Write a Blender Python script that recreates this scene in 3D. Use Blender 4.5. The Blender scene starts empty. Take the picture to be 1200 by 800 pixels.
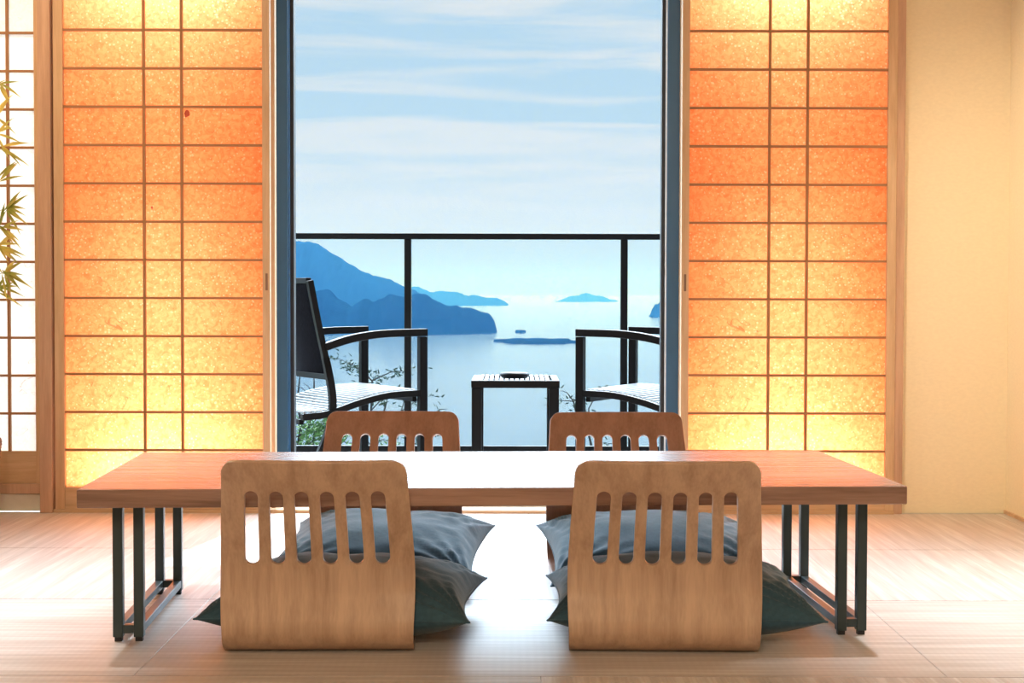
import bpy, bmesh, math, random
from mathutils import Vector, Matrix, noise
random.seed(7)
PI = math.pi
scene = bpy.context.scene
C = scene.collection
R = math.radians

# ------------------------------------------------------------------ camera
F = 1900.0
PITCH = math.atan(56 / F)
ROLL = R(0.12)
CAM = Vector((0, 0, 0.78))
cam_d = bpy.data.cameras.new('camera'); cam = bpy.data.objects.new('camera', cam_d); C.objects.link(cam)
cam.location = CAM
cam_d.sensor_width = 36; cam_d.lens = F * 36 / 1200
cam.rotation_euler = (Matrix.Rotation(PI/2 - PITCH, 3, 'X') @ Matrix.Rotation(ROLL, 3, 'Z')).to_euler()
cam_d.clip_end = 60000; cam_d.clip_start = 0.05
scene.camera = cam

def P(px, py, Y):
    """world point at distance Y in front of the camera seen at photo pixel (px, py)"""
    u, v = (px - 600) / F, (400 - py) / F
    c, s = math.cos(ROLL), math.sin(ROLL)
    r, up = u * c - v * s, u * s + v * c
    d = Vector((r, math.cos(PITCH) + up * math.sin(PITCH), -math.sin(PITCH) + up * math.cos(PITCH)))
    return CAM + d * (Y / d.y)

# ------------------------------------------------------------------ materials
def nodes(name):
    m = bpy.data.materials.new(name); m.use_nodes = True
    nt = m.node_tree; nt.nodes.clear()
    out = nt.nodes.new('ShaderNodeOutputMaterial')
    return m, nt, out
def N(nt, t, **kw):
    n = nt.nodes.new(t)
    for k, v in kw.items():
        if k in n.inputs: n.inputs[k].default_value = v
        else: setattr(n, k, v)
    return n
def L(nt, a, b): nt.links.new(a, b)
def ramp(nt, fac, stops):
    r = nt.nodes.new('ShaderNodeValToRGB'); e = r.color_ramp.elements
    while len(e) < len(stops): e.new(0.5)
    for k, (p, c) in enumerate(stops):
        e[k].position = p; e[k].color = (*c, 1)
    L(nt, fac, r.inputs[0]); return r
def coords(nt, scale=(1, 1, 1), kind='Object'):
    tc = N(nt, 'ShaderNodeTexCoord'); mp = N(nt, 'ShaderNodeMapping'); mp.inputs['Scale'].default_value = scale
    L(nt, tc.outputs[kind], mp.inputs['Vector']); return mp.outputs[0]

def plain(name, col, rough=0.5, metal=0.0, var=0.08, scale=8, bump=0.0, spec=0.5, sheen=0.0, coat=0.0, stretch=(1,1,1)):
    m, nt, out = nodes(name)
    b = N(nt, 'ShaderNodeBsdfPrincipled'); b.inputs['Roughness'].default_value = rough; b.inputs['Metallic'].default_value = metal
    b.inputs['Specular IOR Level'].default_value = spec
    if sheen: b.inputs['Sheen Weight'].default_value = sheen; b.inputs['Sheen Roughness'].default_value = 0.4
    if coat: b.inputs['Coat Weight'].default_value = coat; b.inputs['Coat Roughness'].default_value = 0.25
    nz = N(nt, 'ShaderNodeTexNoise'); nz.inputs['Scale'].default_value = scale; nz.inputs['Detail'].default_value = 5
    L(nt, coords(nt, stretch), nz.inputs['Vector'])
    lo = tuple(max(0, c * (1 - var)) for c in col); hi = tuple(min(1, c * (1 + var)) for c in col)
    r = ramp(nt, nz.outputs[0], [(0.3, lo), (0.7, hi)]); L(nt, r.outputs[0], b.inputs['Base Color'])
    if bump:
        bp = N(nt, 'ShaderNodeBump'); bp.inputs['Strength'].default_value = bump; bp.inputs['Distance'].default_value = 0.002
        L(nt, nz.outputs[0], bp.inputs['Height']); L(nt, bp.outputs[0], b.inputs['Normal'])
    L(nt, b.outputs[0], out.inputs[0]); return m

def wood(name, dark, light, stretch=(1, 14, 14), rough=0.4, scale=3.0, spec=0.5, coat=0.0):
    m, nt, out = nodes(name)
    b = N(nt, 'ShaderNodeBsdfPrincipled'); b.inputs['Roughness'].default_value = rough
    b.inputs['Specular IOR Level'].default_value = spec; b.inputs['Coat Weight'].default_value = coat; b.inputs['Coat Roughness'].default_value = 0.2
    v = coords(nt, stretch)
    n1 = N(nt, 'ShaderNodeTexNoise'); n1.inputs['Scale'].default_value = scale; n1.inputs['Detail'].default_value = 7; n1.inputs['Distortion'].default_value = 0.4
    n2 = N(nt, 'ShaderNodeTexNoise'); n2.inputs['Scale'].default_value = scale * 7; n2.inputs['Detail'].default_value = 3
    L(nt, v, n1.inputs['Vector']); L(nt, v, n2.inputs['Vector'])
    mx = N(nt, 'ShaderNodeMath', operation='MULTIPLY_ADD'); mx.inputs[1].default_value = 0.35
    L(nt, n2.outputs[0], mx.inputs[0]); L(nt, n1.outputs[0], mx.inputs[2])
    r = ramp(nt, mx.outputs[0], [(0.45, dark), (0.85, light)])
    L(nt, r.outputs[0], b.inputs['Base Color'])
    bp = N(nt, 'ShaderNodeBump'); bp.inputs['Strength'].default_value = 0.15; bp.inputs['Distance'].default_value = 0.001
    L(nt, n2.outputs[0], bp.inputs['Height']); L(nt, bp.outputs[0], b.inputs['Normal'])
    L(nt, b.outputs[0], out.inputs[0]); return m

def paper_mat(name, col, fibre, speck, amt=0.62, blotch=None):
    """washi: fibres and pale flecks pressed into thin translucent sheet"""
    m, nt, out = nodes(name)
    v = coords(nt)
    n1 = N(nt, 'ShaderNodeTexNoise'); n1.inputs['Scale'].default_value = 55; n1.inputs['Detail'].default_value = 6; n1.inputs['Distortion'].default_value = 1.2
    L(nt, v, n1.inputs['Vector'])
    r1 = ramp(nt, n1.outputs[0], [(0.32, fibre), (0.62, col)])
    vo = N(nt, 'ShaderNodeTexVoronoi'); vo.inputs['Scale'].default_value = 70
    L(nt, v, vo.inputs['Vector'])
    n3 = N(nt, 'ShaderNodeTexNoise'); n3.inputs['Scale'].default_value = 7; L(nt, v, n3.inputs['Vector'])
    th = N(nt, 'ShaderNodeMath', operation='MULTIPLY'); th.inputs[1].default_value = 0.42; L(nt, n3.outputs[0], th.inputs[0])
    lt = N(nt, 'ShaderNodeMath', operation='LESS_THAN'); L(nt, vo.outputs['Distance'], lt.inputs[0]); L(nt, th.outputs[0], lt.inputs[1])
    lf = N(nt, 'ShaderNodeMath', operation='MULTIPLY'); lf.inputs[1].default_value = 0.55; L(nt, lt.outputs[0], lf.inputs[0])
    mx = N(nt, 'ShaderNodeMix', data_type='RGBA'); L(nt, lf.outputs[0], mx.inputs['Factor']); L(nt, r1.outputs[0], mx.inputs['A']); mx.inputs['B'].default_value = (*speck, 1)
    # curly dark bark fibres
    n4 = N(nt, 'ShaderNodeTexNoise'); n4.inputs['Scale'].default_value = 9; n4.inputs['Detail'].default_value = 1; n4.inputs['Distortion'].default_value = 2.5
    L(nt, v, n4.inputs['Vector'])
    ab = N(nt, 'ShaderNodeMath', operation='COMPARE'); ab.inputs[1].default_value = 0.66; ab.inputs[2].default_value = 0.004; L(nt, n4.outputs[0], ab.inputs[0])
    af = N(nt, 'ShaderNodeMath', operation='MULTIPLY'); af.inputs[1].default_value = 0.5; L(nt, ab.outputs[0], af.inputs[0])
    m2 = N(nt, 'ShaderNodeMix', data_type='RGBA'); L(nt, af.outputs[0], m2.inputs['Factor']); L(nt, mx.outputs['Result'], m2.inputs['A']); m2.inputs['B'].default_value = (fibre[0]*.6, fibre[1]*.4, fibre[2]*.4, 1)
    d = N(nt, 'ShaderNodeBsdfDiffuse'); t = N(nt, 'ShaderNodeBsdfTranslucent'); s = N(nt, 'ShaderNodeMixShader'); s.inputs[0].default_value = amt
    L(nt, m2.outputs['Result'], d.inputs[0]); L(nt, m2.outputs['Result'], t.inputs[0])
    L(nt, d.outputs[0], s.inputs[1]); L(nt, t.outputs[0], s.inputs[2]); L(nt, s.outputs[0], out.inputs[0]); return m

def tatami_mat(name, along_y):
    m, nt, out = nodes(name)
    b = N(nt, 'ShaderNodeBsdfPrincipled'); b.inputs['Roughness'].default_value = 0.46; b.inputs['Specular IOR Level'].default_value = 0.65
    b.inputs['Sheen Weight'].default_value = 0.6; b.inputs['Sheen Roughness'].default_value = 0.35
    st = (150, 5, 1) if along_y else (5, 150, 1)
    v = coords(nt, st); n1 = N(nt, 'ShaderNodeTexNoise'); n1.inputs['Scale'].default_value = 1.0; n1.inputs['Detail'].default_value = 3; L(nt, v, n1.inputs['Vector'])
    st2 = (42, 1.4, 1) if along_y else (1.4, 42, 1)
    v2 = coords(nt, st2); n2 = N(nt, 'ShaderNodeTexNoise'); n2.inputs['Scale'].default_value = 1.0; n2.inputs['Detail'].default_value = 4; L(nt, v2, n2.inputs['Vector'])
    wv = N(nt, 'ShaderNodeTexWave'); wv.bands_direction = 'Y' if along_y else 'X'; wv.inputs['Scale'].default_value = 18; wv.inputs['Distortion'].default_value = 0.3
    L(nt, coords(nt), wv.inputs['Vector'])
    a = N(nt, 'ShaderNodeMath', operation='MULTIPLY_ADD'); a.inputs[1].default_value = 0.6; L(nt, n1.outputs[0], a.inputs[0]); L(nt, n2.outputs[0], a.inputs[2])
    a2 = N(nt, 'ShaderNodeMath', operation='MULTIPLY_ADD'); a2.inputs[1].default_value = 0.035; L(nt, wv.outputs[0], a2.inputs[0]); L(nt, a.outputs[0], a2.inputs[2])
    r = ramp(nt, a2.outputs[0], [(0.55, (.28, .225, .19)), (0.85, (.42, .36, .325)), (1.10, (.53, .485, .45))])
    L(nt, r.outputs[0], b.inputs['Base Color'])
    bp = N(nt, 'ShaderNodeBump'); bp.inputs['Strength'].default_value = 0.5; bp.inputs['Distance'].default_value = 0.0015
    L(nt, a2.outputs[0], bp.inputs['Height']); L(nt, bp.outputs[0], b.inputs['Normal'])
    L(nt, b.outputs[0], out.inputs[0]); return m

M = {}
M['tatami_a'] = tatami_mat('tatami_rush_across', False)
M['tatami_b'] = tatami_mat('tatami_rush_along', True)
M['wall'] = plain('beige_wall_cloth', (.84, .73, .53), 0.9, var=0.03, scale=60, bump=0.15, spec=0.2, stretch=(1, 1, 2))
M['facade'] = plain('dark_facade_render', (.10, .10, .10), 0.9)
M['white_wall'] = plain('pale_plaster', (.82, .76, .66), 0.9, var=0.03, scale=50, spec=0.2)
M['ceil'] = plain('ceiling_cedar_boards', (.42, .30, .20), 0.9, var=0.02, spec=0.2)
M['hinoki'] = wood('pale_cypress_upright', (.52, .33, .19), (.66, .45, .28), (14, 14, 1), 0.5)
M['hinoki_x'] = wood('pale_cypress_across', (.52, .33, .19), (.66, .45, .28), (1, 14, 14), 0.5)
M['post'] = wood('brown_cedar_post', (.46, .28, .19), (.60, .38, .26), (14, 14, 1), 0.5)
M['lattice'] = plain('lattice_cypress_dark', (.36, .18, .08), 0.6)  # same cypress as the frames, backlit darkness put into the colour
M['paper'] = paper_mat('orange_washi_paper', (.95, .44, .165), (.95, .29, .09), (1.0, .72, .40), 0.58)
M['paper_w'] = paper_mat('white_washi_paper', (.95, .91, .86), (.93, .85, .78), (1, .97, .93), 0.15)
M['leafbit'] = plain('pressed_red_leaf', (.55, .10, .05), 0.8)
M['top'] = wood('walnut_veneer_tabletop', (.20, .115, .082), (.37, .225, .17), (1, 16, 16), 0.26, 2.2, 0.45)
M['steel'] = plain('dark_green_grey_steel', (.035, .055, .06), 0.4, 0.3, spec=0.5)
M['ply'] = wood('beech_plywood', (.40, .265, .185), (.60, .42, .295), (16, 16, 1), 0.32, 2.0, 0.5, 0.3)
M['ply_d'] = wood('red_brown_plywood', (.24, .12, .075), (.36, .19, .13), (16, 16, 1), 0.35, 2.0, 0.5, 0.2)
M['cloth'] = plain('slate_teal_cotton', (.046, .103, .145), 0.85, var=0.12, scale=90, bump=0.3, spec=0.2, sheen=0.25)
M['alu'] = plain('dark_blue_aluminium', (.022, .10, .22), 0.35, 0.1, var=0.04)
M['alu_black'] = plain('black_gasket', (.008, .010, .016), 0.5, 0.0)
M['alu_light'] = plain('pale_aluminium_edge', (.75, .76, .76), 0.4, 0.3)
M['rail'] = plain('black_powdercoat', (.003, .003, .004), 0.5, 0.0, spec=0.15)
M['frame'] = plain('black_chair_metal', (.003, .003, .004), 0.5, 0.0, spec=0.15)
M['slat'] = plain('grey_weather_slats', (.40, .41, .43), 0.3, 0.5, spec=0.6)
M['mesh'] = plain('charcoal_sling_weave', (.006, .006, .010), 0.8, spec=.1, var=0.5, scale=220, stretch=(1, 1, .3))
M['deck'] = plain('balcony_tile', (.33, .32, .31), 0.8, scale=20)
M['concrete'] = plain('concrete', (.5, .48, .45), 0.9)
M['wicker'] = plain('brown_wicker', (.16, .095, .065), 0.7, var=0.3, scale=60)
M['soil'] = plain('dark_soil', (.03, .02, .015), 0.9)
M['cane'] = plain('bamboo_cane', (.26, .28, .08), 0.4)
M['bark'] = plain('bark', (.05, .045, .05), 0.9)
M['pine'] = plain('pine_needles', (.03, .06, .05), 0.8, var=0.4)
M['bush'] = plain('garden_leaves', (.12, .22, .08), 0.8, var=0.4)
M['forest'] = plain('forested_slope', (.002, .008, .012), 1.0, var=0.4, scale=0.03, spec=0.0)
M['rock'] = plain('wet_reef', (.004, .012, .02), 1.0, spec=0.0)
M['handle'] = plain('brown_inset_pull', (.22, .12, .08), 0.5)

def leaf_mat():
    m, nt, out = nodes('bamboo_leaf')
    n1 = N(nt, 'ShaderNodeTexNoise'); n1.inputs['Scale'].default_value = 9; L(nt, coords(nt), n1.inputs['Vector'])
    r = ramp(nt, n1.outputs[0], [(0.35, (.26, .31, .07)), (0.65, (.70, .60, .18))])
    d = N(nt, 'ShaderNodeBsdfDiffuse'); t = N(nt, 'ShaderNodeBsdfTranslucent'); s = N(nt, 'ShaderNodeMixShader'); s.inputs[0].default_value = 0.4
    L(nt, r.outputs[0], d.inputs[0]); L(nt, r.outputs[0], t.inputs[0]); L(nt, d.outputs[0], s.inputs[1]); L(nt, t.outputs[0], s.inputs[2]); L(nt, s.outputs[0], out.inputs[0]); return m
M['leaf'] = leaf_mat()
def glass_mat():
    m, nt, out = nodes('railing_glass')
    t = N(nt, 'ShaderNodeBsdfTransparent'); t.inputs[0].default_value = (.93, .97, .99, 1)
    g = N(nt, 'ShaderNodeBsdfGlossy'); g.inputs['Roughness'].default_value = 0.02
    f = N(nt, 'ShaderNodeFresnel'); f.inputs[0].default_value = 1.12
    s = N(nt, 'ShaderNodeMixShader'); L(nt, f.outputs[0], s.inputs[0]); L(nt, t.outputs[0], s.inputs[1]); L(nt, g.outputs[0], s.inputs[2]); L(nt, s.outputs[0], out.inputs[0]); return m
M['glass'] = glass_mat()
def sea_mat():
    m, nt, out = nodes('calm_sea')
    b = N(nt, 'ShaderNodeBsdfPrincipled'); b.inputs['Roughness'].default_value = 0.135; b.inputs['IOR'].default_value = 1.33
    n0 = N(nt, 'ShaderNodeTexNoise'); n0.inputs['Scale'].default_value = 1; n0.inputs['Detail'].default_value = 4
    L(nt, coords(nt, (.004, .012, 1)), n0.inputs['Vector'])
    r = ramp(nt, n0.outputs[0], [(0.35, (.005, .02, .04)), (0.7, (.015, .04, .07))]); L(nt, r.outputs[0], b.inputs['Base Color'])
    n1 = N(nt, 'ShaderNodeTexNoise'); n1.inputs['Scale'].default_value = 1; n1.inputs['Detail'].default_value = 5
    L(nt, coords(nt, (.03, .10, 1)), n1.inputs['Vector'])
    bp = N(nt, 'ShaderNodeBump'); bp.inputs['Strength'].default_value = 0.1; bp.inputs['Distance'].default_value = 0.4
    L(nt, n1.outputs[0], bp.inputs['Height']); L(nt, bp.outputs[0], b.inputs['Normal'])
    L(nt, b.outputs[0], out.inputs[0]); return m
M['sea'] = sea_mat()

# ------------------------------------------------------------------ mesh helpers
def bx(bm, x0, x1, y0, y1, z0, z1, mat=0):
    vs = [bm.verts.new((x, y, z)) for z in (z0, z1) for y in (y0, y1) for x in (x0, x1)]
    for f in ((0, 2, 3, 1), (4, 5, 7, 6), (0, 1, 5, 4), (1, 3, 7, 5), (3, 2, 6, 7), (2, 0, 4, 6)):
        fc = bm.faces.new([vs[i] for i in f]); fc.material_index = mat
def tube(bm, pts, rad, seg=8, flat=None, cap=True):
    """sweep a round (or flat w x h) section along points"""
    pts = [Vector(p) for p in pts]; rings = []
    n = len(pts)
    for i, p in enumerate(pts):
        t = (pts[min(i+1, n-1)] - pts[max(i-1, 0)]).normalized()
        up = Vector((0, 0, 1)) if abs(t.z) < 0.95 else Vector((0, 1, 0))
        if flat and len(flat) > 2: up = Vector(flat[2])
        a = t.cross(up).normalized(); b = a.cross(t).normalized()
        if flat:
            w, h = flat[0]/2, flat[1]/2
            ring = [bm.verts.new(p + a*sx*w + b*sy*h) for sx, sy in ((-1, -1), (1, -1), (1, 1), (-1, 1))]
        else:
            r = rad[i] if isinstance(rad, (list, tuple)) else rad
            ring = [bm.verts.new(p + a*math.cos(2*PI*k/seg)*r + b*math.sin(2*PI*k/seg)*r) for k in range(seg)]
        rings.append(ring)
    for i in range(n-1):
        m = len(rings[0])
        for k in range(m): bm.faces.new((rings[i][k], rings[i][(k+1) % m], rings[i+1][(k+1) % m], rings[i+1][k]))
    if cap: bm.faces.new(rings[0][::-1]); bm.faces.new(rings[-1])
def spline(pts, n=10):
    pts = [Vector(p) for p in pts]; out = []
    for i in range(len(pts)-1):
        p0, p1, p2, p3 = pts[max(i-1, 0)], pts[i], pts[i+1], pts[min(i+2, len(pts)-1)]
        for k in range(n):
            t = k/n
            out.append(0.5*((2*p1) + (p2-p0)*t + (2*p0-5*p1+4*p2-p3)*t*t + (3*p1-p0-3*p2+p3)*t**3))
    out.append(pts[-1]); return out
def obj(name, bm, mat, parent=None, bevel=0.0, smooth=False, seg=2):
    bmesh.ops.recalc_face_normals(bm, faces=bm.faces[:])
    me = bpy.data.meshes.new(name); bm.to_mesh(me); bm.free()
    o = bpy.data.objects.new(name, me); C.objects.link(o)
    for m in (mat if isinstance(mat, (list, tuple)) else [mat]): me.materials.append(m)
    if smooth:
        for p in me.polygons: p.use_smooth = True
    if bevel:
        b = o.modifiers.new('bevel', 'BEVEL'); b.width = bevel; b.segments = seg; b.limit_method = 'ANGLE'; b.angle_limit = R(40)
    if parent: o.parent = parent
    return o
def box(name, dims, mat, parent=None, bevel=0.0):
    bm = bmesh.new(); bx(bm, *dims); return obj(name, bm, mat, parent, bevel)
def struct(o): o['kind'] = 'structure'; return o
def thing(name, label, cat, loc=(0, 0, 0), rz=0, group=None):
    o = bpy.data.objects.new(name, None); C.objects.link(o); o.location = loc; o.rotation_euler = (0, 0, rz); o.empty_display_size = 0.1
    return tag(o, label, cat, group)
def tag(o, label, cat, group=None):
    o['label'] = label; o['category'] = cat
    if group: o['group'] = group
    return o
def dup(root, loc, rz, label):
    r = root.copy(); C.objects.link(r); r.location = loc; r.rotation_euler = (0, 0, rz); r['label'] = label
    for ch in list(root.children):
        c = ch.copy(); C.objects.link(c); c.parent = r
        for g in list(ch.children):
            d = g.copy(); C.objects.link(d); d.parent = c
    return r

# ------------------------------------------------------------------ room shell
WY = 5.77            # room face of the sliding-panel wall
OY = 5.90            # outer wall line
CEIL = 2.45
XL, XR = -3.2, 1.765
# floor: borderless tatami mats with fine gaps
MATD = 0.826
bm = bmesh.new()
row = 0; y1 = WY - 0.005
while y1 > -1.7:
    y0 = max(y1 - MATD, -1.7)
    off = {0: 0.06, 1: -0.35, 2: 0.06}.get(row, 0.89 if row == 3 else (-0.77 if row % 2 else 0.06))
    off = [0.06, 0.89, 0.89, 0.06][row % 4]
    x = off - 1.66*4; k = row
    while x < XR:
        a, b = max(x, XL), min(x + 1.66, XR)
        if b - a > 0.01:
            mi = 1 if row in (0, 1) else (0 if row in (2,) else k % 2)
            bx(bm, a + 0.0006, b - 0.0006, y0 + 0.002, y1 - 0.002, -0.05, 0.0, mi)
        x += 1.66; k += 1
    y1 -= MATD; row += 1
struct(obj('floor', bm, [M['tatami_a'], M['tatami_b']], bevel=0.0012))
struct(box('trim_7', (XL, XR, -1.7, WY, -0.12, -0.051), M['soil']))
struct(box('ceiling', (XL, XR + 0.1, -1.8, 6.0, CEIL, CEIL + 0.12), M['ceil']))
struct(box('wall_right', (XR, XR + 0.12, -1.7, 6.0, -0.1, CEIL), M['wall']))
struct(box('wall_left', (XL - 0.12, XL, -1.7, 6.0, -0.1, CEIL), M['wall']))
struct(box('wall_back', (XL - 0.12, XR + 0.12, -1.82, -1.7, -0.1, CEIL), M['wall']))
# front wall: solid part right of the panels, lintel above, outer leaf behind the panels
bm = bmesh.new()
bx(bm, 1.388, XR, WY, WY + 0.06, 0.0, CEIL)
bx(bm, -1.60, 1.388, WY - 0.03, WY + 0.02, 2.02, CEIL)
bx(bm, XL, -1.60, WY, WY + 0.06, 2.02, CEIL)
struct(obj('wall_front', bm, M['wall']))
bm = bmesh.new()
bx(bm, -1.66, -0.87, OY + 0.05, OY + 0.17, -0.05, CEIL)
bx(bm, 0.615, XR, OY + 0.05, OY + 0.17, -0.05, CEIL)
bx(bm, -0.87, 0.615, OY + 0.05, OY + 0.17, 2.10, CEIL)
bx(bm, -1.66, -1.60, WY + 0.02, OY + 0.05, 0, CEIL)
bx(bm, -4.5, -1.66, OY + .05, OY + .17, 2.10, CEIL + .3, 1); bx(bm, -4.5, -3.4, OY + .05, OY + .17, -.05, 2.1, 1)
bx(bm, -1.66, -0.872, OY + .171, OY + .18, -.05, CEIL + .3, 1); bx(bm, 0.617, 3.0, OY + .171, OY + .18, -.05, CEIL + .3, 1)
struct(obj('wall_outer', bm, [M['white_wall'], M['facade']]))
# pocket ends keep the lit space behind each orange panel closed
bm = bmesh.new()
bx(bm, 0.606, 0.615, WY + 0.012, OY + 0.05, 0, 2.1)
bx(bm, -0.885, -0.872, WY + 0.012, OY + 0.05, 0, 2.1)
bx(bm, 1.34, 1.352, WY + 0.06, OY + 0.05, 0, 2.1)
struct(obj('trim_5', bm, M['hinoki']))
# cedar posts between the bays
struct(box('trim_1', (-1.672, -1.627, WY - 0.045, WY + 0.06, 0, 2.02), M['post'], bevel=0.002))
struct(box('trim_2', (1.357, 1.388, WY - 0.025, WY + 0.06, 0, 2.02), M['post'], bevel=0.002))
# head track and floor track
struct(box('trim_3', (-1.627, 1.357, WY - 0.04, WY + 0.05, 1.985, 2.02), M['hinoki_x'], bevel=0.002))
bm = bmesh.new()
bx(bm, -1.627, 1.357, WY - 0.035, WY + 0.045, -0.002, 0.012)
struct(obj('trim_4', bm, M['hinoki_x'], bevel=0.002))
# slim second jamb beside the left orange panel
struct(box('trim_6', (-0.868, -0.846, WY + 0.02, WY + 0.06, 0.012, 1.985), M['hinoki'], bevel=0.002))
# baseboard line right
struct(box('baseboard_right', (XR - 0.008, XR, -1.7, WY, 0, 0.012), M['hinoki_x']))

# ---- aluminium window frame round the opening
w = struct(thing('window_1', '', ''))
del w['label']; del w['category']
for nm, s, xo, xi in (('jamb', -1, -0.870, -0.815), ('jamb', 1, 0.612, 0.562)):
    bm = bmesh.new()
    a, b = sorted((xo, xi)); bx(bm, a, b, OY, OY + 0.12, -0.02, 2.1)
    obj(nm, bm, M['alu'], w, 0.002)
    bm = bmesh.new()
    a, b = sorted((xi - s*0.0005, xi - s*0.017)); bx(bm, a, b, OY + 0.035, OY + 0.09, -0.02, 2.1)
    obj('sash_edge', bm, M['alu_black'], w, 0.001)
    bm = bmesh.new()
    a, b = sorted((xi + s*0.0, xi - s*0.004)); bx(bm, a, b, OY + 0.01, OY + 0.034, -0.02, 2.1)
    obj('seal', bm, M['alu_light'] if s > 0 else M['alu'], w)
box('head', (-0.87, 0.612, OY, OY + 0.12, 2.06, 2.1), M['alu'], w, 0.002)
bm = bmesh.new()
bx(bm, -0.87, 0.612, OY, OY + 0.12, -0.03, 0.012)
for k in range(3): bx(bm, -0.81, 0.56, OY + 0.02 + k*0.035, OY + 0.026 + k*0.035, 0.012, 0.022)
obj('sill', bm, M['alu_light'], w, 0.001)

# ---- shoji panels
def shoji(name, label, x0, x1, sl, sr, zb, zt, y, rows, vert, paper, bottom_h, handle_x, kick=None, rowz0=None, pitch=0.135, group=None):
    """x0,x1: paper edges; sl,sr stile widths; y: room face"""
    cx = (x0 + x1)/2
    t = thing(name, label, 'shoji screen', (cx, y, zb), 0, group)
    def pb(nm, a, b, c, d, e, f, m, bev=0.0015): return box(nm, (a - cx, b - cx, c, d, e - zb, f - zb), m, t, bev)
    pb('stile', x0 - sl, x0, 0, .03, zb, zt, M['hinoki']); pb('stile', x1, x1 + sr, 0, .03, zb, zt, M['hinoki'])
    pb('bottom_rail', x0, x1, 0.001, .029, zb, zb + bottom_h, M['hinoki_x']); pb('top_rail', x0, x1, 0.001, .029, zt - .05, zt, M['hinoki_x'])
    p0 = zb + bottom_h
    if kick: pb('kick_board', x0, x1, .008, .02, p0, kick, M['hinoki_x'], 0); p0 = kick
    bm = bmesh.new()
    for v in vert: bx(bm, v - .0045 - cx, v + .0045 - cx, .004, .018, p0 - zb, zt - .05 - zb)
    z = rowz0
    while z < zt - .06:
        bx(bm, x0 - cx, x1 - cx, .005, .017, z - .0042 - zb, z + .0042 - zb); z += pitch
    obj('lattice', bm, M['lattice'], t)
    bm = bmesh.new()
    bm.faces.new([bm.verts.new((a - cx, .019, b - zb)) for a, b in ((x0 - .004, p0), (x1 + .004, p0), (x1 + .004, zt - .05), (x0 - .004, zt - .05))])
    obj('paper', bm, paper, t)
    if handle_x is not None:
        pb('handle', handle_x - .004, handle_x + .004, -.0015, .002, .79, .85, M['handle'], .001)
    return t
S = 329.3
X = lambda px: (px - 600)/S
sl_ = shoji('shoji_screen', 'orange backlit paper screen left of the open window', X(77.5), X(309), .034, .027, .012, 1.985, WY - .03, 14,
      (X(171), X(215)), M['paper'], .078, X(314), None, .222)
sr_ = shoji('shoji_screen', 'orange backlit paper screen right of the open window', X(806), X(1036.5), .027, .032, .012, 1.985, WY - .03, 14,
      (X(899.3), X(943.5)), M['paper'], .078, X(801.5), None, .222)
# pressed red leaf scraps in the left paper
for (px, py, r) in ((219, 133, 4.2), (178, 243, 1.6)):
    bm = bmesh.new()
    c = P(px, py, WY - .0125)
    vs = [bm.verts.new((c.x + r/S*math.cos(a)*random.uniform(.6, 1.05) - sl_.location.x, c.y - sl_.location.y, c.z + r*1.25/S*math.sin(a)*random.uniform(.6, 1.05) - .012)) for a in [2*PI*k/12 for k in range(12)]]
    bm.faces.new(vs)
    o = obj('leaf_fragment', bm, M['leafbit'], sl_); o['label'] = 'dark red pressed leaf scrap'
    sd = o.modifiers.new('solid', 'SOLIDIFY'); sd.thickness = .0006
# white lattice screen at the far left
pit = .135
shoji('shoji_screen', 'white paper lattice screen behind the bamboo at far left', X(-190), X(41.5), .04, .022, .10, 1.985, WY - .005, 14,
      (X(10), X(-90)), M['paper_w'], .0, None, .215, .215 + .1345, pit)
bm = bmesh.new()
bx(bm, XL, -1.672, WY - .02, WY + .06, .065, .10)
struct(obj('trim_8', bm, M['post'], bevel=.002))
bm = bmesh.new(); bx(bm, XL, -1.672, WY + .005, WY + .05, 0, .065)
bx(bm, XL, X(-190) - .04, WY, WY + .05, .10, 2.02)
struct(obj('wall_front_low', bm, M['white_wall']))
# vertical outer mullions seen as shapes through the white paper
w2 = struct(box('window_2', (-1.99, -1.90, OY - .02, OY + .06, -.05, 2.1), M['alu_light']))

# unseen lamps added in the panel pockets to make the paper glow
def area(name, loc, rot, sx, sy, power, col):
    l = bpy.data.lights.new(name, 'AREA'); l.shape = 'RECTANGLE'; l.size = sx; l.size_y = sy; l.energy = power; l.color = col
    o = bpy.data.objects.new(name, l); C.objects.link(o); o.location = loc; o.rotation_euler = rot; return o
for x0, x1 in ((X(77.5), X(309)), (X(806), X(1036.5))):
    cx = (x0 + x1)/2
    area('pocket_fill', (cx, WY + .10, .04), (R(180), 0, 0), .50, .05, 7.0, (1, .92, 1))
    area('pocket_fill', (cx, WY + .10, 1.97), (0, 0, 0), .5, .05, 6.0, (.72, .78, 1))
    area('pocket_fill', (cx, OY + .045, .60), (R(-90), 0, 0), .40, .9, 3.7, (1, .86, .95))
    area('pocket_fill', (cx, OY + .045, 1.45), (R(-90), 0, 0), .40, .7, .9, (1, .76, .75))

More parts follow.
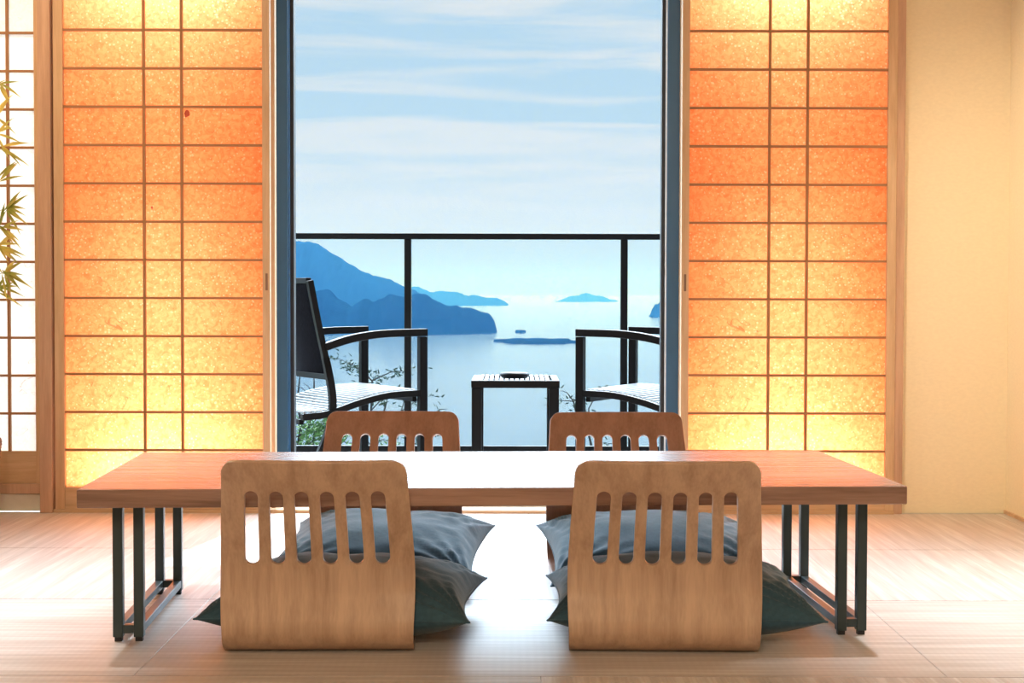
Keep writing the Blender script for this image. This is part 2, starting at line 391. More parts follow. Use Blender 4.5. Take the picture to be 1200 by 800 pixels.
# ------------------------------------------------------------------ low table
T = thing('low_table', 'long low wooden table with dark steel frame legs on the tatami', 'table', (-.052, 3.905, 0), R(3.0))
TW, TD, TH = 1.80, .815, .36
box('tabletop', (-TW/2, TW/2, -TD/2, TD/2, TH - .04, TH), M['top'], T, .0025)
for s in (-1, 1):
    g = bpy.data.objects.new('leg_frame', None); C.objects.link(g); g.parent = T
    xo = s*(TW/2 - .046); xi = xo - s*.068
    yf, yb = -.255, .335
    for x in (xo - s*.011, xi + s*.011):
        for y in (yf + .0125, yb - .0125):
            box('leg', (x - .011, x + .011, y - .0125, y + .0125, .010, TH - .046), M['steel'], g, .0012)
            box('foot_pad', (x - .008, x + .008, y - .008, y + .008, 0, .0099), M['alu_black'], g)
        box('floor_bar', (x - .010, x + .010, yf + .026, yb - .026, .0185, .037), M['steel'], g, .0012)
    a, b = sorted((xo - s*.0225, xi + s*.0225))
    for y in (yf + .0125, yb - .0125):
        box('cross_bar', (a, b, y - .0115, y + .0115, .0185, .037), M['steel'], g)
    a, b = sorted((xo, xi))
    box('mounting_plate', (a - .01, b + .01, yf - .01, yb + .01, TH - .0455, TH - .0405), M['steel'], g)

# ------------------------------------------------------------------ legless chairs
PROF = [(p.x, p.y) for p in spline([(a, b, 0) for a, b in ((.40, .0075), (.25, .0065), (.13, .0065), (.055, .008), (.020, .022), (.002, .052),
        (.007, .10), (.012, .155), (.001, .215), (-.043, .31), (-.103, .430))], 12)]
CUM = [0.0]
for (a, b), (c, d) in zip(PROF, PROF[1:]): CUM.append(CUM[-1] + math.hypot(c-a, d-b))
VTOP = CUM[-1]
def prof(v):
    v = max(0, min(VTOP, v))
    for i in range(len(CUM)-1):
        if v <= CUM[i+1]:
            t = (v - CUM[i])/(CUM[i+1]-CUM[i]); a, b = PROF[i], PROF[i+1]
            return a[0]+(b[0]-a[0])*t, a[1]+(b[1]-a[1])*t
    return PROF[-1]
def v_of_z(z):
    for i in range(len(CUM)-1, 0, -1):
        if PROF[i-1][1] <= z: 
            t = (z-PROF[i-1][1])/(PROF[i][1]-PROF[i-1][1]); return CUM[i-1]+t*(CUM[i]-CUM[i-1])
def sstep(a, b, x):
    t = max(0, min(1, (x-a)/(b-a))); return t*t*(3-2*t)
V0 = v_of_z(.05)
def width(v):
    # half width along the sheet: slightly waisted at the bend, narrowing to the top
    z = prof(v)[1]
    if v < V0: return .200 + .006*sstep(0, V0, v)
    return .206 + .0035*math.sin(PI*min(1, (z-.05)/.2)) - .012*sstep(.22, .43, z)
def chair_bm():
    slots = [(-2.5+k)*.0555 for k in range(6)]; r = .0155
    v1, v2 = v_of_z(.213), v_of_z(.352)      # straight part of the slots
    HW = .206; RC = .030
    cols = []                                  # (x, slot index or None)
    def arcs(n, a, b): return [a + (b-a)*(.5-.5*math.cos(PI*k/n)) for k in range(n+1)]
    xs = [-HW + RC*(1-math.cos(PI/2*k/6)) for k in range(7)]
    xs += [-HW+RC + (slots[0]-r+HW-RC)*k/3 for k in range(1, 3)]
    marks = {}
    for i, c in enumerate(slots):
        a = arcs(10, c-r, c+r); i0 = len(xs); xs += a; marks[i] = (i0, len(xs)-1)
        if i < 5:
            g0, g1 = c+r, slots[i+1]-r; xs += [g0+(g1-g0)*k/3 for k in (1, 2)]
    xs += [-x for x in reversed(xs[:9])]
    def slot(x):
        for c in slots:
            if abs(x-c) <= r+1e-6: return math.sqrt(max(0, r*r-(x-c)**2))
        return 0
    def corner(x):
        d = abs(x) - (HW-RC)
        return RC - math.sqrt(max(0, RC*RC-d*d)) if d > 0 else 0
    bm = bmesh.new(); grid = []
    vb_end = v1 - .03
    for x in xs:
        q = slot(x); cr = corner(x); colv = []
        lo = cr
        n1 = 46
        for j in range(n1): colv.append(lo + (vb_end-lo)*j/n1)
        for j in range(4): colv.append(vb_end + (v1-q-vb_end)*j/4)
        colv.append(v1-q)
        for j in range(1, 10): colv.append((v1-q) + ((v2+q)-(v1-q))*j/10)
        colv.append(v2+q)
        for j in range(1, 7): colv.append((v2+q) + ((VTOP-cr)-(v2+q))*j/6)
        line = []
        for v in colv:
            y, z = prof(v); wv = width(v)/HW; xx = x*wv
            bow = (.024*sstep(.05, .40, z))*((x/HW)**2)
            line.append(bm.verts.new((xx, y + bow, z)))
        grid.append(line)
    s0 = 46+4; s1 = s0+10
    gap = set()
    for i, (a, b) in marks.items():
        for c in range(a, b): gap.add(c)
    for c in range(len(xs)-1):
        for j in range(len(grid[0])-1):
            if c in gap and s0 <= j < s1: continue
            try: bm.faces.new((grid[c][j], grid[c+1][j], grid[c+1][j+1], grid[c][j+1]))
            except ValueError: pass
    return bm
def make_zaisu(label, mat, loc, rz):
    t = thing('legless_chair', label, 'floor chair', loc, rz, 'legless plywood chairs around the low table')
    o = obj('plywood_shell', chair_bm(), mat, t, smooth=True)
    sd = o.modifiers.new('solid', 'SOLIDIFY'); sd.thickness = .011; sd.offset = 0; sd.use_even_offset = True
    bv = o.modifiers.new('bevel', 'BEVEL'); bv.width = .0018; bv.segments = 2; bv.limit_method = 'ANGLE'; bv.angle_limit = R(50)
    return t
cA = make_zaisu('pale plywood legless chair at left with slatted back turned to us', M['ply'], (-.417, 3.467, 0), R(1.0))
make_zaisu_loc = (.330, 3.467, 0)
cB = dup(cA, make_zaisu_loc, R(-1.5), 'pale plywood legless chair at right with slatted back turned to us')
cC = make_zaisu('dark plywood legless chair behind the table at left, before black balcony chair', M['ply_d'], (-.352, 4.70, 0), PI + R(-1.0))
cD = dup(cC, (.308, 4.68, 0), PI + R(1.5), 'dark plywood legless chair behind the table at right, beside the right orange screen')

# ------------------------------------------------------------------ cushions
def cushion(label, loc, rz, seed, W=.60, D=.52, T=.15, tilt=0.0):
    t = thing('floor_cushion', label, 'cushion', loc, rz, 'slate blue floor cushions on the legless chairs')
    t.rotation_euler = (tilt, 0, rz)
    bm = bmesh.new(); n = 64
    rnd = random.Random(seed); ph = [rnd.uniform(0, 6) for _ in range(8)]
    def pt(u, v, side):
        au, av = abs(u), abs(v)
        # pillow outline: sides pulled in, corners pointed
        px = u*(W/2)*(1 - .10*(1-av**2.2)*au**2); py = v*(D/2)*(1 - .10*(1-au**2.2)*av**2)
        h = ((1-au**2.6)*(1-av**2.6))**.52
        # corner gathers and soft folds
        dc = au*av
        ang = math.atan2(av-1.02, au-1.02)
        cr = math.sin(ang*22 + ph[0] + 1.5*noise.noise(Vector((px*9, py*9, seed))) + (1 if u > 0 else 3)*1.7)*.009*max(dc, au**5*.8)*min(1, h*2.4)
        fold = noise.noise(Vector((px*7 + seed*3.1, py*7, side*.6)))*.010*h + noise.noise(Vector((px*14 + seed, py*34, side)))*.006*au*min(1, h*2)
        top = T*.66*h + fold + cr; bot = -T*.34*min(h*1.25, 1)
        z = T*.34 + .004*(1-h) + (top if side > 0 else bot)
        z += .004*(au*av)**2                      # corners lift a little
        return Vector((px, py, z))
    g = {}
    for side in (1, -1):
        for i in range(n+1):
            for j in range(n+1):
                u = math.sin(PI/2*(2*i/n-1)); v = math.sin(PI/2*(2*j/n-1))
                edge = i in (0, n) or j in (0, n)
                if side == -1 and edge: g[(side, i, j)] = g[(1, i, j)]
                else: g[(side, i, j)] = bm.verts.new(pt(u, v, side))
        for i in range(n):
            for j in range(n):
                f = [g[(side, a, b)] for a, b in ((i, j), (i+1, j), (i+1, j+1), (i, j+1))]
                bm.faces.new(f if side == 1 else f[::-1])
    # seam welt around the edge
    ring = [pt(math.sin(PI/2*(2*i/n-1)), -1, 1) for i in range(n)] + [pt(1, math.sin(PI/2*(2*j/n-1)), 1) for j in range(n)] + \
           [pt(math.sin(PI/2*(1-2*i/n)), 1, 1) for i in range(n)] + [pt(-1, math.sin(PI/2*(1-2*j/n)), 1) for j in range(n+1)]
    obj('cover', bm, M['cloth'], t, smooth=True)
    bm = bmesh.new(); tube(bm, ring, .0022, 6); obj('seam', bm, M['cloth'], t, smooth=True)
    return t
ZC = .0145
cushion('slate blue cushion on the front left chair, corners poking out on both sides', (-.375, 3.755, ZC), R(-3), 1, W=.60, D=.55)
cushion('slate blue cushion on the front right chair, long dark corner at right', (.385, 3.765, ZC), R(-1), 2, W=.605, D=.56)
cushion('slate blue cushion on the far left chair, behind the front left one', (-.355, 4.42, ZC), R(-5), 3, W=.57, D=.56, tilt=R(8))
cushion('slate blue cushion on the far right chair, under the table edge', (.385, 4.42, ZC), R(3), 4, W=.60, D=.56, tilt=R(8))

# ------------------------------------------------------------------ balcony
BF = -.05
struct(box('balcony_floor', (-4, 3, OY + .12, 8.0, BF - .2, BF), M['deck']))
RY = 7.80
rl = thing('balcony_railing', 'black metal balcony railing with clear glass panels', 'railing', (0, RY, BF))
def rb(nm, a, b, c, d, e, f, m, bev=.002): return box(nm, (a, b, c - RY, d - RY, e - BF, f - BF), m, rl, bev)
zt = P(560, 277, RY).z; zb = P(560, 524, RY).z
rb('top_rail', -4, 3, RY - .025, RY + .025, zt - .014, zt + .014, M['rail'])
rb('bottom_rail', -4, 3, RY - .015, RY + .015, zb - .03, zb + .008, M['rail'])
px = [P(478, 400, RY).x, P(731, 400, RY).x]; st = px[1] - px[0]
xs_ = [px[0] + st*k for k in range(-3, 4)]
for x in xs_: rb('post', x - .0165, x + .0165, RY - .016, RY + .016, BF, zt - .014, M['rail'])
for a, b in zip(xs_, xs_[1:]): rb('glass_panel', a + .0175, b - .0175, RY - .004, RY + .004, zb + .009, zt - .0145, M['glass'], 0)

def balcony_chair(label, loc, rz, flip):
    """faces local +x; near side is y = 0, far side y = w*flip"""
    t = thing('balcony_armchair', label, 'armchair', loc, rz, 'black metal armchairs on the balcony')
    w = .56*flip
    for k, y in ((0, 0), (1, w)):
        def tb(nm, pts, a, b, n=8, up=(0, 1, 0)):
            bm = bmesh.new(); tube(bm, spline([(p[0], y, p[1]) for p in pts], n), 0, flat=(a, b, up)); return obj(nm, bm, M['frame'], t, .002)
        tb('leg', [(.40, 0), (.40, .655)], .034, .030, 2)                      # front leg
        tb('leg', [(-.17, 0), (-.09, .13), (-.015, .29), (.0, .42), (-.03, .58)], .028, .024)
        tb('armrest', [(-.035, .618), (.08, .650), (.22, .668), (.4165, .672)], .030, .036)
        tb('seat_rail', [(-.13, .345), (-.02, .355), (.12, .395), (.25, .42), (.3835, .425)], .026, .028)
    # back frame with sling
    bm = bmesh.new()
    sec = [(-.015, .50), (-.03, .58), (-.062, .72), (-.095, .88)]
    sp = spline([(a, 0, b) for a, b in sec], 6)
    for y in (0, w): tube(bm, [Vector((p.x - .001, y, p.z)) for p in sp], 0, flat=(.024, .024, (0, 1, 0)))
    for (a, b) in (sec[0], sec[-1]): tube(bm, [(a, .013*flip, b), (a, w - .013*flip, b)], 0, flat=(.022, .022))
    obj('back_frame', bm, M['frame'], t, .001)
    bm = bmesh.new()
    for p, q in zip(sp, sp[1:]):
        vs = [bm.verts.new((c.x, yy, c.z)) for c, yy in ((p, .012*flip), (p, w - .012*flip), (q, w - .012*flip), (q, .012*flip))]; bm.faces.new(vs)
    bmesh.ops.remove_doubles(bm, verts=bm.verts[:], dist=.0001)
    o = obj('backrest', bm, M['mesh'], t, smooth=True); sd = o.modifiers.new('solid', 'SOLIDIFY'); sd.thickness = .006; sd.offset = 0
    # slatted seat
    bm = bmesh.new()
    ss = spline([(-.13, 0, .352), (-.02, 0, .358), (.12, 0, .398), (.25, 0, .423), (.385, 0, .428)], 12)
    acc = 0; last = ss[0]
    for p in ss[1:]:
        acc += (p - last).length; last = p
        if acc > .019:
            acc = 0; tube(bm, [(p.x, .014*flip, p.z + .010), (p.x, w - .014*flip, p.z + .010)], 0, flat=(.0095, .007))
    obj('seat', bm, M['slat'], t)
    bm = bmesh.new(); tube(bm, [(.372, .014*flip, .40), (.372, w - .014*flip, .40)], 0, flat=(.02, .02)); tube(bm, [(-.125, .014*flip, .325), (-.125, w - .014*flip, .325)], 0, flat=(.02, .02))
    obj('cross_bar', bm, M['frame'], t)
    return t
a_near = P(495, 388, 6.60); a_far = P(416, 385, 7.16)
yaw = math.atan2(a_far.y - a_near.y, a_far.x - a_near.x) - PI/2
ox = Vector((math.cos(yaw), math.sin(yaw)))*.40
balcony_chair('black metal armchair with slatted seat at left end of balcony', (a_near.x - ox.x, a_near.y - ox.y, BF), yaw, 1)
b_near = P(680.5, 388, 6.60); b_far = P(749, 385, 7.16)
yaw2 = math.atan2(b_far.y - b_near.y, b_far.x - b_near.x) - PI/2
ox = Vector((math.cos(yaw2), math.sin(yaw2)))*-.40
# faces the other way: turned by 180 degrees, so its far side is on the other hand
balcony_chair('black metal armchair with slatted seat at right end of balcony', (b_near.x - ox.x, b_near.y - ox.y, BF), yaw2 + PI, -1)

# side table with slatted top
tl = P(552, 446, 6.55); tr = P(656, 449, 6.55); HT = tl.z - BF
t = thing('balcony_side_table', 'small black slatted side table between the balcony armchairs', 'side table', ((tl.x + tr.x)/2, 6.80, BF))
W2 = (tr.x - tl.x)/2
def sb(nm, a, b, c, d, e, f, m, bev=.002): return box(nm, (a, b, c, d, e, f), m, t, bev)
for sx in (-1, 1):
    for sy in (-1, 1):
        a = sx*(W2 - .022); sb('leg', a - .020, a + .020, sy*.215 - .015, sy*.215 + .015, 0, HT - .031, M['frame'])
bm = bmesh.new()
bx(bm, -W2, W2, -.235, -.200, HT - .03, HT); bx(bm, -W2, W2, .200, .235, HT - .03, HT)
bx(bm, -W2, -W2 + .03, -.2, .2, HT - .03, HT); bx(bm, W2 - .03, W2, -.2, .2, HT - .03, HT)
obj('top_frame', bm, M['frame'], t, .002)
bm = bmesh.new(); y = -.19
x = -W2 + .032
while x < W2 - .045:
    bx(bm, x, x + .014, -.199, .199, HT - .015, HT + .002); x += .021
o = obj('slats', bm, M['slat'], t); o['label'] = 'sunlit grey slats'
bm = bmesh.new()
ac = P(603, 441, 6.78)
tube(bm, [(0, 0, .0), (0, 0, .006), (0, 0, .014), (0, 0, .022)], [.052, .060, .062, .056], 20)
o = obj('ashtray', bm, M['frame'], smooth=True); o.location = (ac.x, 6.75, BF + HT + .0025)
tag(o, 'low round black dish on the balcony side table', 'dish')

# ------------------------------------------------------------------ bamboo in basket, far left
bpos = Vector((-1.875, 5.36, 0))
t = thing('potted_bamboo', 'bamboo plant in a woven brown basket by the white lattice screen', 'potted plant', bpos)
bm = bmesh.new(); n = 40; rows = 26; prev = None
for j in range(rows + 1):
    z = .285*j/rows; r0 = .125 + .045*(j/rows)**.8
    ring = []
    for k in range(n*2):
        a = PI*k/n
        r = r0 + .0035*math.sin(k*PI/2 + j*PI)*1.0
        ring.append(bm.verts.new((r*math.cos(a), r*math.sin(a), z)))
    if prev:
        for k in range(n*2): bm.faces.new((prev[k], prev[(k+1) % (2*n)], ring[(k+1) % (2*n)], ring[k]))
    else: bm.faces.new(ring[::-1])
    prev = ring
b = obj('basket', bm, M['wicker'], t, smooth=True); sd = b.modifiers.new('solid', 'SOLIDIFY'); sd.thickness = .006; sd.offset = -1
bm = bmesh.new(); tube(bm, [(.168*math.cos(2*PI*k/32), .168*math.sin(2*PI*k/32), .287) for k in range(33)], .009, 8, cap=False); obj('rim', bm, M['wicker'], t, smooth=True)
bm = bmesh.new(); bmesh.ops.create_circle(bm, cap_ends=True, radius=.155, segments=32, matrix=Matrix.Translation((0, 0, .25))); obj('soil', bm, M['soil'], t)
leaf_bm = bmesh.new()
def add_leaf(base, d, ln, wd):
    d = d.normalized(); side = d.cross(Vector((random.uniform(-.4, .4), -1, random.uniform(-.4, .4)))).normalized(); up = side.cross(d).normalized()
    ws = [.15, .8, 1, .75, .35, 0]; prev = None
    for k, wv in enumerate(ws):
        f = k/(len(ws)-1); c = base + d*ln*f - Vector((0, 0, 1))*ln*.18*f*f
        l = leaf_bm.verts.new(c + side*wd/2*wv); m_ = leaf_bm.verts.new(c - up*wd*.12*wv); r = leaf_bm.verts.new(c - side*wd/2*wv)
        if prev:
            leaf_bm.faces.new((prev[0], prev[1], m_, l)); leaf_bm.faces.new((prev[1], prev[2], r, m_))
        prev = (l, m_, r)
for s_, (sx, sy, hh, lx) in enumerate(((.02, -.03, 1.75, .03), (-.05, .03, 1.5, -.12), (.06, .03, 1.62, .06), (-.02, -.06, 1.2, -.2))):
    bm = bmesh.new()
    pts = [Vector((sx + lx*(z/1.6)**2, sy, z)) for z in [.25 + (hh-.25)*k/14 for k in range(15)]]
    tube(bm, pts, [.007 - .0035*k/14 for k in range(15)], 7); tw = bm
    for k in range(3, 15):
        for _ in range(2):
            a = random.uniform(-PI, PI); ln = random.uniform(.06, .17)
            d = Vector((math.cos(a), math.sin(a)*.7, random.uniform(.2, .9))).normalized()
            e = pts[k] + d*ln
            if e.x + bpos.x > -1.735: continue
            tube(tw, [pts[k], pts[k] + d*ln*.5 + Vector((0, 0, .005)), e], [.0018, .0014, .001], 5)
            for q in range(random.randint(5, 8)):
                aa = random.uniform(-PI, PI); dd = Vector((math.cos(aa), math.sin(aa)*.6, random.uniform(-.7, .7)))
                add_leaf(pts[k] + d*ln*random.uniform(.45, 1), dd, random.uniform(.05, .085), random.uniform(.007, .011))
    obj('cane', tw, M['cane'], t, smooth=True)
# sprays that reach into the picture
for (px_, py_, lv) in ((6, 95, 4), (2, 150, 4), (8, 170, 4), (5, 205, 4), (12, 240, 9), (6, 262, 8), (4, 285, 7), (10, 315, 9), (2, 335, 6), (0, 130, 3)):
    e = P(px_ - 6, py_ + 4, 5.36) - bpos; tw = bmesh.new()
    tube(tw, [Vector((.03, -.03, e.z - .10)), (e + Vector((.03, -.03, e.z - .1)))/2 + Vector((0, 0, .01)), e], [.002, .0015, .001], 5)
    for q in range(lv):
        aa = random.uniform(-1.3, 1.3)
        add_leaf(e + Vector((0, random.uniform(-.02, .02), random.uniform(-.01, .01))), Vector((math.cos(aa), random.uniform(-.5, .5), math.sin(aa)*1.0)), random.uniform(.06, .105), random.uniform(.008, .013))
    obj('branch', tw, M['cane'], t)
o = obj('foliage', leaf_bm, M['leaf'], t, smooth=True); o['kind'] = 'stuff'

# ------------------------------------------------------------------ sea, islands, garden
SEA = -40.0
bm = bmesh.new()
vs = [bm.verts.new((x, y, SEA)) for x, y in ((-20000, 60), (20000, 60), (20000, 45000), (-20000, 45000))]; bm.faces.new(vs)
o = struct(obj('sea', bm, M['sea']))
def island(name, label, prof_px, base_py, dist_front, thick, rough, seed, extra_left=0):
    pts = [P(a, b, dist_front + thick*.5) for a, b in prof_px]
    if extra_left: pts = [pts[0] + Vector((-extra_left, 0, -2))] + pts
    x0, x1 = pts[0].x, pts[-1].x
    nx = max(60, min(320, int((x1-x0)/rough*2))); ny = 26
    def H(x):
        for a, b in zip(pts, pts[1:]):
            if x <= b.x: return a.z + (b.z-a.z)*(x-a.x)/max(1e-6, b.x-a.x) - SEA
        return pts[-1].z - SEA
    cy = dist_front + thick*.5; tr = 4.2*dist_front/1614
    bm = bmesh.new(); g = []
    for i in range(nx+1):
        x = x0 + (x1-x0)*i/nx; line = []
        h = max(.5, H(x) + tr*min(1, dist_front/4000 if dist_front > 4000 else 1)*(.5*noise.noise(Vector((x/tr/2.6, seed, 0))) + .45*abs(noise.noise(Vector((x/tr/1.1, seed, 3)))))); endf = min(1, (x1-x)/(thick*.35) + .12)
        for j in range(ny+1):
            q = 2*j/ny - 1
            prof_ = max(0, 1-abs(q)**1.7)
            nz = noise.noise(Vector((x/rough*.35, q*6, seed)))*.8 + noise.noise(Vector((x/rough*1.1, q*15, seed+5)))*.5
            z = SEA - 1 + (h + 1)*prof_ + nz*rough*.55*min(1, prof_*3)*(1 if abs(q) > .1 else .8)
            line.append(bm.verts.new((x - x0, q*thick/2*endf, max(z, SEA - 1) - SEA)))
        g.append(line)
    for i in range(nx):
        for j in range(ny): bm.faces.new((g[i][j], g[i+1][j], g[i+1][j+1], g[i][j+1]))
    o = obj(name, bm, M['forest'], smooth=True); o.location = (x0, cy, SEA)
    return tag(o, label, 'island' if 'island' in name else 'hill')
island('headland', 'dark blue wooded headland in the sea, nearest of the hills', [(330, 335), (355, 345), (372.5, 340.7), (383, 339.6), (394, 347), (405, 355), (411.5, 360), (427, 350), (437.5, 354), (457, 346), (472, 348), (487, 345), (500, 346), (513, 353.7), (526, 359), (533, 357.6), (541.5, 361), (546, 359.7), (556.7, 363.4), (567.5, 367.8), (573, 367), (577, 373), (581.6, 379.7), (582.5, 391)], 393, 1614, 160, 5, 1, 200)
island('mountain', 'tall hazy blue mountain slope rising at left behind the headland', [(335, 284), (346.5, 282.6), (361.7, 283), (374.7, 287.6), (394, 299.5), (411.5, 310), (426.7, 320), (446, 324.4), (457, 327.7), (470, 335), (488, 341), (505, 352), (520, 362)], 380, 2500, 500, 8, 2, 600)
island('headland', 'pale blue far headland trailing right behind the dark headland', [(440, 333), (483, 337), (491.7, 337.4), (502.5, 341.7), (524, 341.3), (539, 344), (556.7, 347), (578, 349.3), (591, 352.6), (596, 356.5)], 357.5, 5300, 700, 9, 3)
island('island', 'faint pale island on the horizon right of centre', [(651, 353.5), (654, 352), (666, 349), (678, 346), (688, 343.5), (696, 346), (710, 349), (720, 351.6), (724, 353)], 353, 8200, 700, 9, 4)
island('island', 'small blue wooded islet half behind the right window edge', [(763, 371), (765, 362), (768, 358), (773, 356), (782, 354), (792, 358), (800, 371)], 371, 2800, 120, 6, 5)
def reef(label, x0, x1, y0, y1, seed):
    d = .5*(40.78*F/(y0-344) + 40.78*F/(y1-344))
    a = P(x0, (y0+y1)/2, d); b = P(x1, (y0+y1)/2, d); hw = (b.x-a.x)/2; hd = abs(40.78*F/(y0-344) - 40.78*F/(y1-344))/2
    bm = bmesh.new(); n = 40; c = bm.verts.new((0, 0, 2.2)); ring = []; mid = []
    for k in range(n):
        an = 2*PI*k/n; r = 1 + .45*noise.noise(Vector((math.cos(an)*2.5, math.sin(an)*2.5, seed)))
        ring.append(bm.verts.new((hw*r*math.cos(an), hd*r*math.sin(an), -.3))); mid.append(bm.verts.new((hw*r*.97*math.cos(an), hd*r*.93*math.sin(an), 2.0 + noise.noise(Vector((an*5, seed, 1))))))
    for k in range(n):
        bm.faces.new((ring[k], ring[(k+1) % n], mid[(k+1) % n], mid[k])); bm.faces.new((mid[k], mid[(k+1) % n], c))
    o = obj('reef', bm, M['rock'], smooth=True); o.location = ((a.x+b.x)/2, d, SEA); tag(o, label, 'reef')
reef('long low dark reef strip in the sea beyond the side table', 588, 672, 398.5, 403, 1)
reef('small dark rock in the sea right of the wooded headland', 604, 616, 388.5, 390.2, 2)
reef('thin dark reef strip in the sea behind the left armchair', 350, 384, 402.5, 404.2, 3)

def tree(name, label, cat, base, tips, mat, clump, seed, trunk=.06):
    rnd = random.Random(seed)
    t = thing(name, label, cat, base)
    bmT = bmesh.new(); bmF = bmesh.new()
    for tip, leafy in tips:
        e = Vector(tip) - Vector(base); mid = Vector((e.x*.25, e.y*.4, e.z*.65))
        sp = spline([(0, 0, 0), mid, e], 7)
        for i in range(1, len(sp)-1): sp[i] += Vector((rnd.uniform(-1, 1), rnd.uniform(-1, 1), rnd.uniform(-1, 1)))*.03
        tube(bmT, sp, [trunk*(1 - .9*i/(len(sp)-1)) for i in range(len(sp))], 6)
        for q in range(12):
            i = rnd.randint(len(sp)//2, len(sp)-1); d = Vector((rnd.uniform(-1, 1), rnd.uniform(-.5, .5), rnd.uniform(-.1, .7))).normalized(); ln = rnd.uniform(.1, .4)
            tube(bmT, [sp[i], sp[i] + d*ln*.5 + Vector((0, 0, .03)), sp[i] + d*ln], [.006, .004, .002], 5)
            if leafy:
                for _ in range(int(60*leafy)):
                    c = sp[i] + d*ln*rnd.uniform(.3, 1.1) + Vector((rnd.gauss(0, clump), rnd.gauss(0, clump), rnd.gauss(0, clump*.5)))
                    a = Vector((rnd.uniform(-1, 1), rnd.uniform(-1, 1), rnd.uniform(-.3, 1))).normalized()*.045; b = a.cross(Vector((rnd.random(), rnd.random(), rnd.random()))).normalized()*.008
                    bmF.faces.new([bmF.verts.new(v) for v in (c - b, c + a*.5 - b, c + a, c + b)])
    obj('trunk', bmT, M['bark'], t)
    if len(bmF.faces): o = obj('foliage', bmF, mat, t); o['kind'] = 'stuff'
    else: bmF.free()
def TP(px, py, Y): return tuple(P(px, py, Y))
struct(box('garden_ground', (-40, 40, 9, 40, -8.2, -8), M['bush']))
tree('pine_tree', 'dark pine tip with bare twigs under the left armchair seat', 'tree', (-1.6, 14, -8), [(TP(436, 446, 14), 1.0), (TP(455, 462, 14), .1), (TP(505, 488, 14), .25), (TP(470, 482, 14), .4)], M['pine'], .05, 3)
tree('bare_tree', 'leafless grey tree beyond the railing at lower left', 'tree', (-2.1, 15, -8), [(TP(352, 436, 15), 0), (TP(368, 440, 15), 0), (TP(340, 450, 15), 0), (TP(395, 455, 15), 0)], M['pine'], .05, 5)
tree('green_shrub', 'green leafy shrub low beyond the railing behind the chair leg', 'shrub', (-2.0, 12.5, -8), [(TP(352, 500, 12.5), 2), (TP(368, 508, 12.5), 2), (TP(395, 512, 12.5), 1.5), (TP(440, 520, 12.5), 1.0), (TP(340, 515, 12.5), 2)], M['bush'], .10, 6)
tree('pine_tree', 'thin pine sprig beyond the railing left of the right armchair', 'tree', (.9, 14, -8), [(TP(672, 470, 14), .15), (TP(690, 478, 14), .15), (TP(700, 500, 14), .3)], M['pine'], .04, 8)

# ------------------------------------------------------------------ sea haze
bm = bmesh.new(); bx(bm, -9000, 9000, 300, 12000, SEA - 1.5, 110)
m, nt, out = nodes('sea_haze')
vs = N(nt, 'ShaderNodeVolumeScatter'); vs.inputs['Color'].default_value = (.07, .31, .86, 1); vs.inputs['Density'].default_value = .00016
va = N(nt, 'ShaderNodeVolumeAbsorption'); va.inputs['Color'].default_value = (.95, .74, 0, 1); va.inputs['Density'].default_value = .00030
ad = N(nt, 'ShaderNodeAddShader'); L(nt, vs.outputs[0], ad.inputs[0]); L(nt, va.outputs[0], ad.inputs[1]); L(nt, ad.outputs[0], out.inputs['Volume'])
o = obj('sea_haze', bm, m); o['kind'] = 'structure'

# ------------------------------------------------------------------ light
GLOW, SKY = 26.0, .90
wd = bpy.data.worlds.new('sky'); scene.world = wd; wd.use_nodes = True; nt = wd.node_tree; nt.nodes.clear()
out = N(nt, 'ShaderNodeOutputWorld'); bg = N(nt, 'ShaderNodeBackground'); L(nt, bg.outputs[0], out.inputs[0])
tc = N(nt, 'ShaderNodeTexCoord'); sp = N(nt, 'ShaderNodeSeparateXYZ'); L(nt, tc.outputs['Generated'], sp.inputs[0])
base = ramp(nt, sp.outputs['Z'], [(0.0, (.78, .84, .84)), (.045, (.78, .86, .88)), (.10, (.56, .77, .92)), (.17, (.52, .75, .93)), (.30, (.55, .75, .95))])
mp = N(nt, 'ShaderNodeMapping'); mp.inputs['Scale'].default_value = (3.0, 1.0, 34); mp.inputs['Rotation'].default_value = (0, R(2), 0); L(nt, tc.outputs['Generated'], mp.inputs['Vector'])
nz = N(nt, 'ShaderNodeTexNoise'); nz.inputs['Scale'].default_value = 1.6; nz.inputs['Detail'].default_value = 6; nz.inputs['Distortion'].default_value = .5; L(nt, mp.outputs[0], nz.inputs['Vector'])
cf = ramp(nt, nz.outputs[0], [(.44, (0, 0, 0)), (.62, (1, 1, 1))])
mx = N(nt, 'ShaderNodeMix', data_type='RGBA'); L(nt, cf.outputs[0], mx.inputs['Factor']); L(nt, base.outputs[0], mx.inputs['A']); mx.inputs['B'].default_value = (.80, .88, .92, 1)
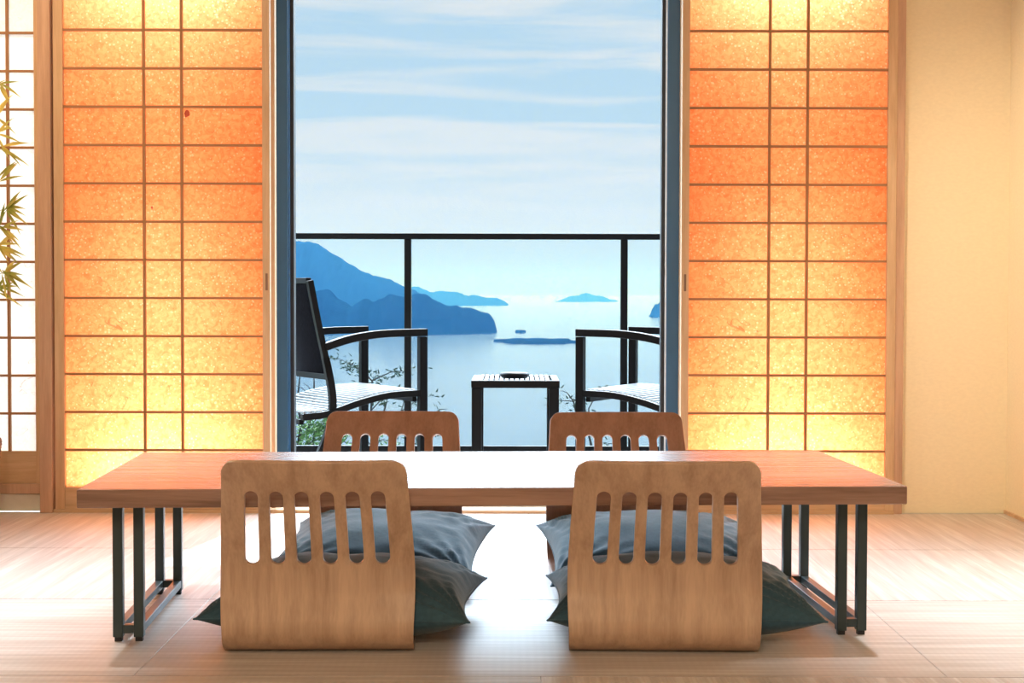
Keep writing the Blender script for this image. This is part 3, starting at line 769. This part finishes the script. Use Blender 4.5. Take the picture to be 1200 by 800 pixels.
# extra sky brightness added above the view to light the room
SUN_AZ, SUN_EL = R(10), R(55)
sd_ = Vector((math.sin(SUN_AZ)*math.cos(SUN_EL), math.cos(SUN_AZ)*math.cos(SUN_EL), math.sin(SUN_EL)))
def mrange(sock, a, b):
    mr = N(nt, 'ShaderNodeMapRange', interpolation_type='SMOOTHSTEP'); mr.inputs['From Min'].default_value = a; mr.inputs['From Max'].default_value = b
    L(nt, sock, mr.inputs['Value']); return mr.outputs[0]
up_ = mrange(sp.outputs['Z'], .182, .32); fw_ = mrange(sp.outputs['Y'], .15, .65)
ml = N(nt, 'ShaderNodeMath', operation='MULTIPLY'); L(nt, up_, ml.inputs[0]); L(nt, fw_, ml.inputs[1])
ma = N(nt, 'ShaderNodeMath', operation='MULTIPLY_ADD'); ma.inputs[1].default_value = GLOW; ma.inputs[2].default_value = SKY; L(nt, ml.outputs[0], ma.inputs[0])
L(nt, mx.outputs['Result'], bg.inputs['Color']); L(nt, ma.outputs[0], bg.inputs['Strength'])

sl = bpy.data.lights.new('sun', 'SUN'); sl.energy = 9; sl.angle = R(1.0); sl.color = (1, .95, .88)
so = bpy.data.objects.new('sun', sl); C.objects.link(so); so.rotation_euler = sd_.to_track_quat('Z', 'Y').to_euler()

# unseen fill lights added to brighten the room
area('room_fill', (-.1, -1.1, 2.15), (R(38), 0, 0), .9, .7, 85, (1, .80, .58))

area('room_fill', (-1.9, 4.7, CEIL - .03), (0, 0, 0), .5, .5, 24, (1, .72, .44))  # warm fill added for the left posts and screen frame
def spot(loc, tgt, power, col, ang, blend, rad=.05):
    l = bpy.data.lights.new('added_spot', 'SPOT'); l.energy = power; l.color = col; l.spot_size = R(ang); l.spot_blend = blend; l.shadow_soft_size = rad
    o = bpy.data.objects.new('added_spot', l); C.objects.link(o); o.location = loc
    o.rotation_euler = (Vector(loc) - Vector(tgt)).to_track_quat('Z', 'Y').to_euler()
spot((.5, 4.5, CEIL - .03), (1.765, 5.0, 1.0), 185, (1, .84, .60), 70, 1.0)  # added to brighten the right wall
spot((1.35, 4.0, CEIL - .02), (1.35, 3.95, 0), 460, (.90, .95, 1), 50, 1.0)  # added for the pale pool on the right floor
spot((-1.5, 4.0, CEIL - .02), (-1.5, 3.95, 0), 480, (.90, .95, 1), 50, 1.0)  # added for the pale pool on the left floor

scene.view_settings.view_transform = 'Standard'; scene.view_settings.look = 'None'
scene.view_settings.exposure = 0; scene.view_settings.gamma = 1; scene.view_settings.use_curve_mapping = False
cy = scene.cycles
cy.use_denoising = True; cy.max_bounces = 7; cy.diffuse_bounces = 5; cy.glossy_bounces = 4; cy.transmission_bounces = 5; cy.transparent_max_bounces = 12; cy.volume_bounces = 0
cy.sample_clamp_indirect = 10; cy.caustics_reflective = False; cy.caustics_refractive = False
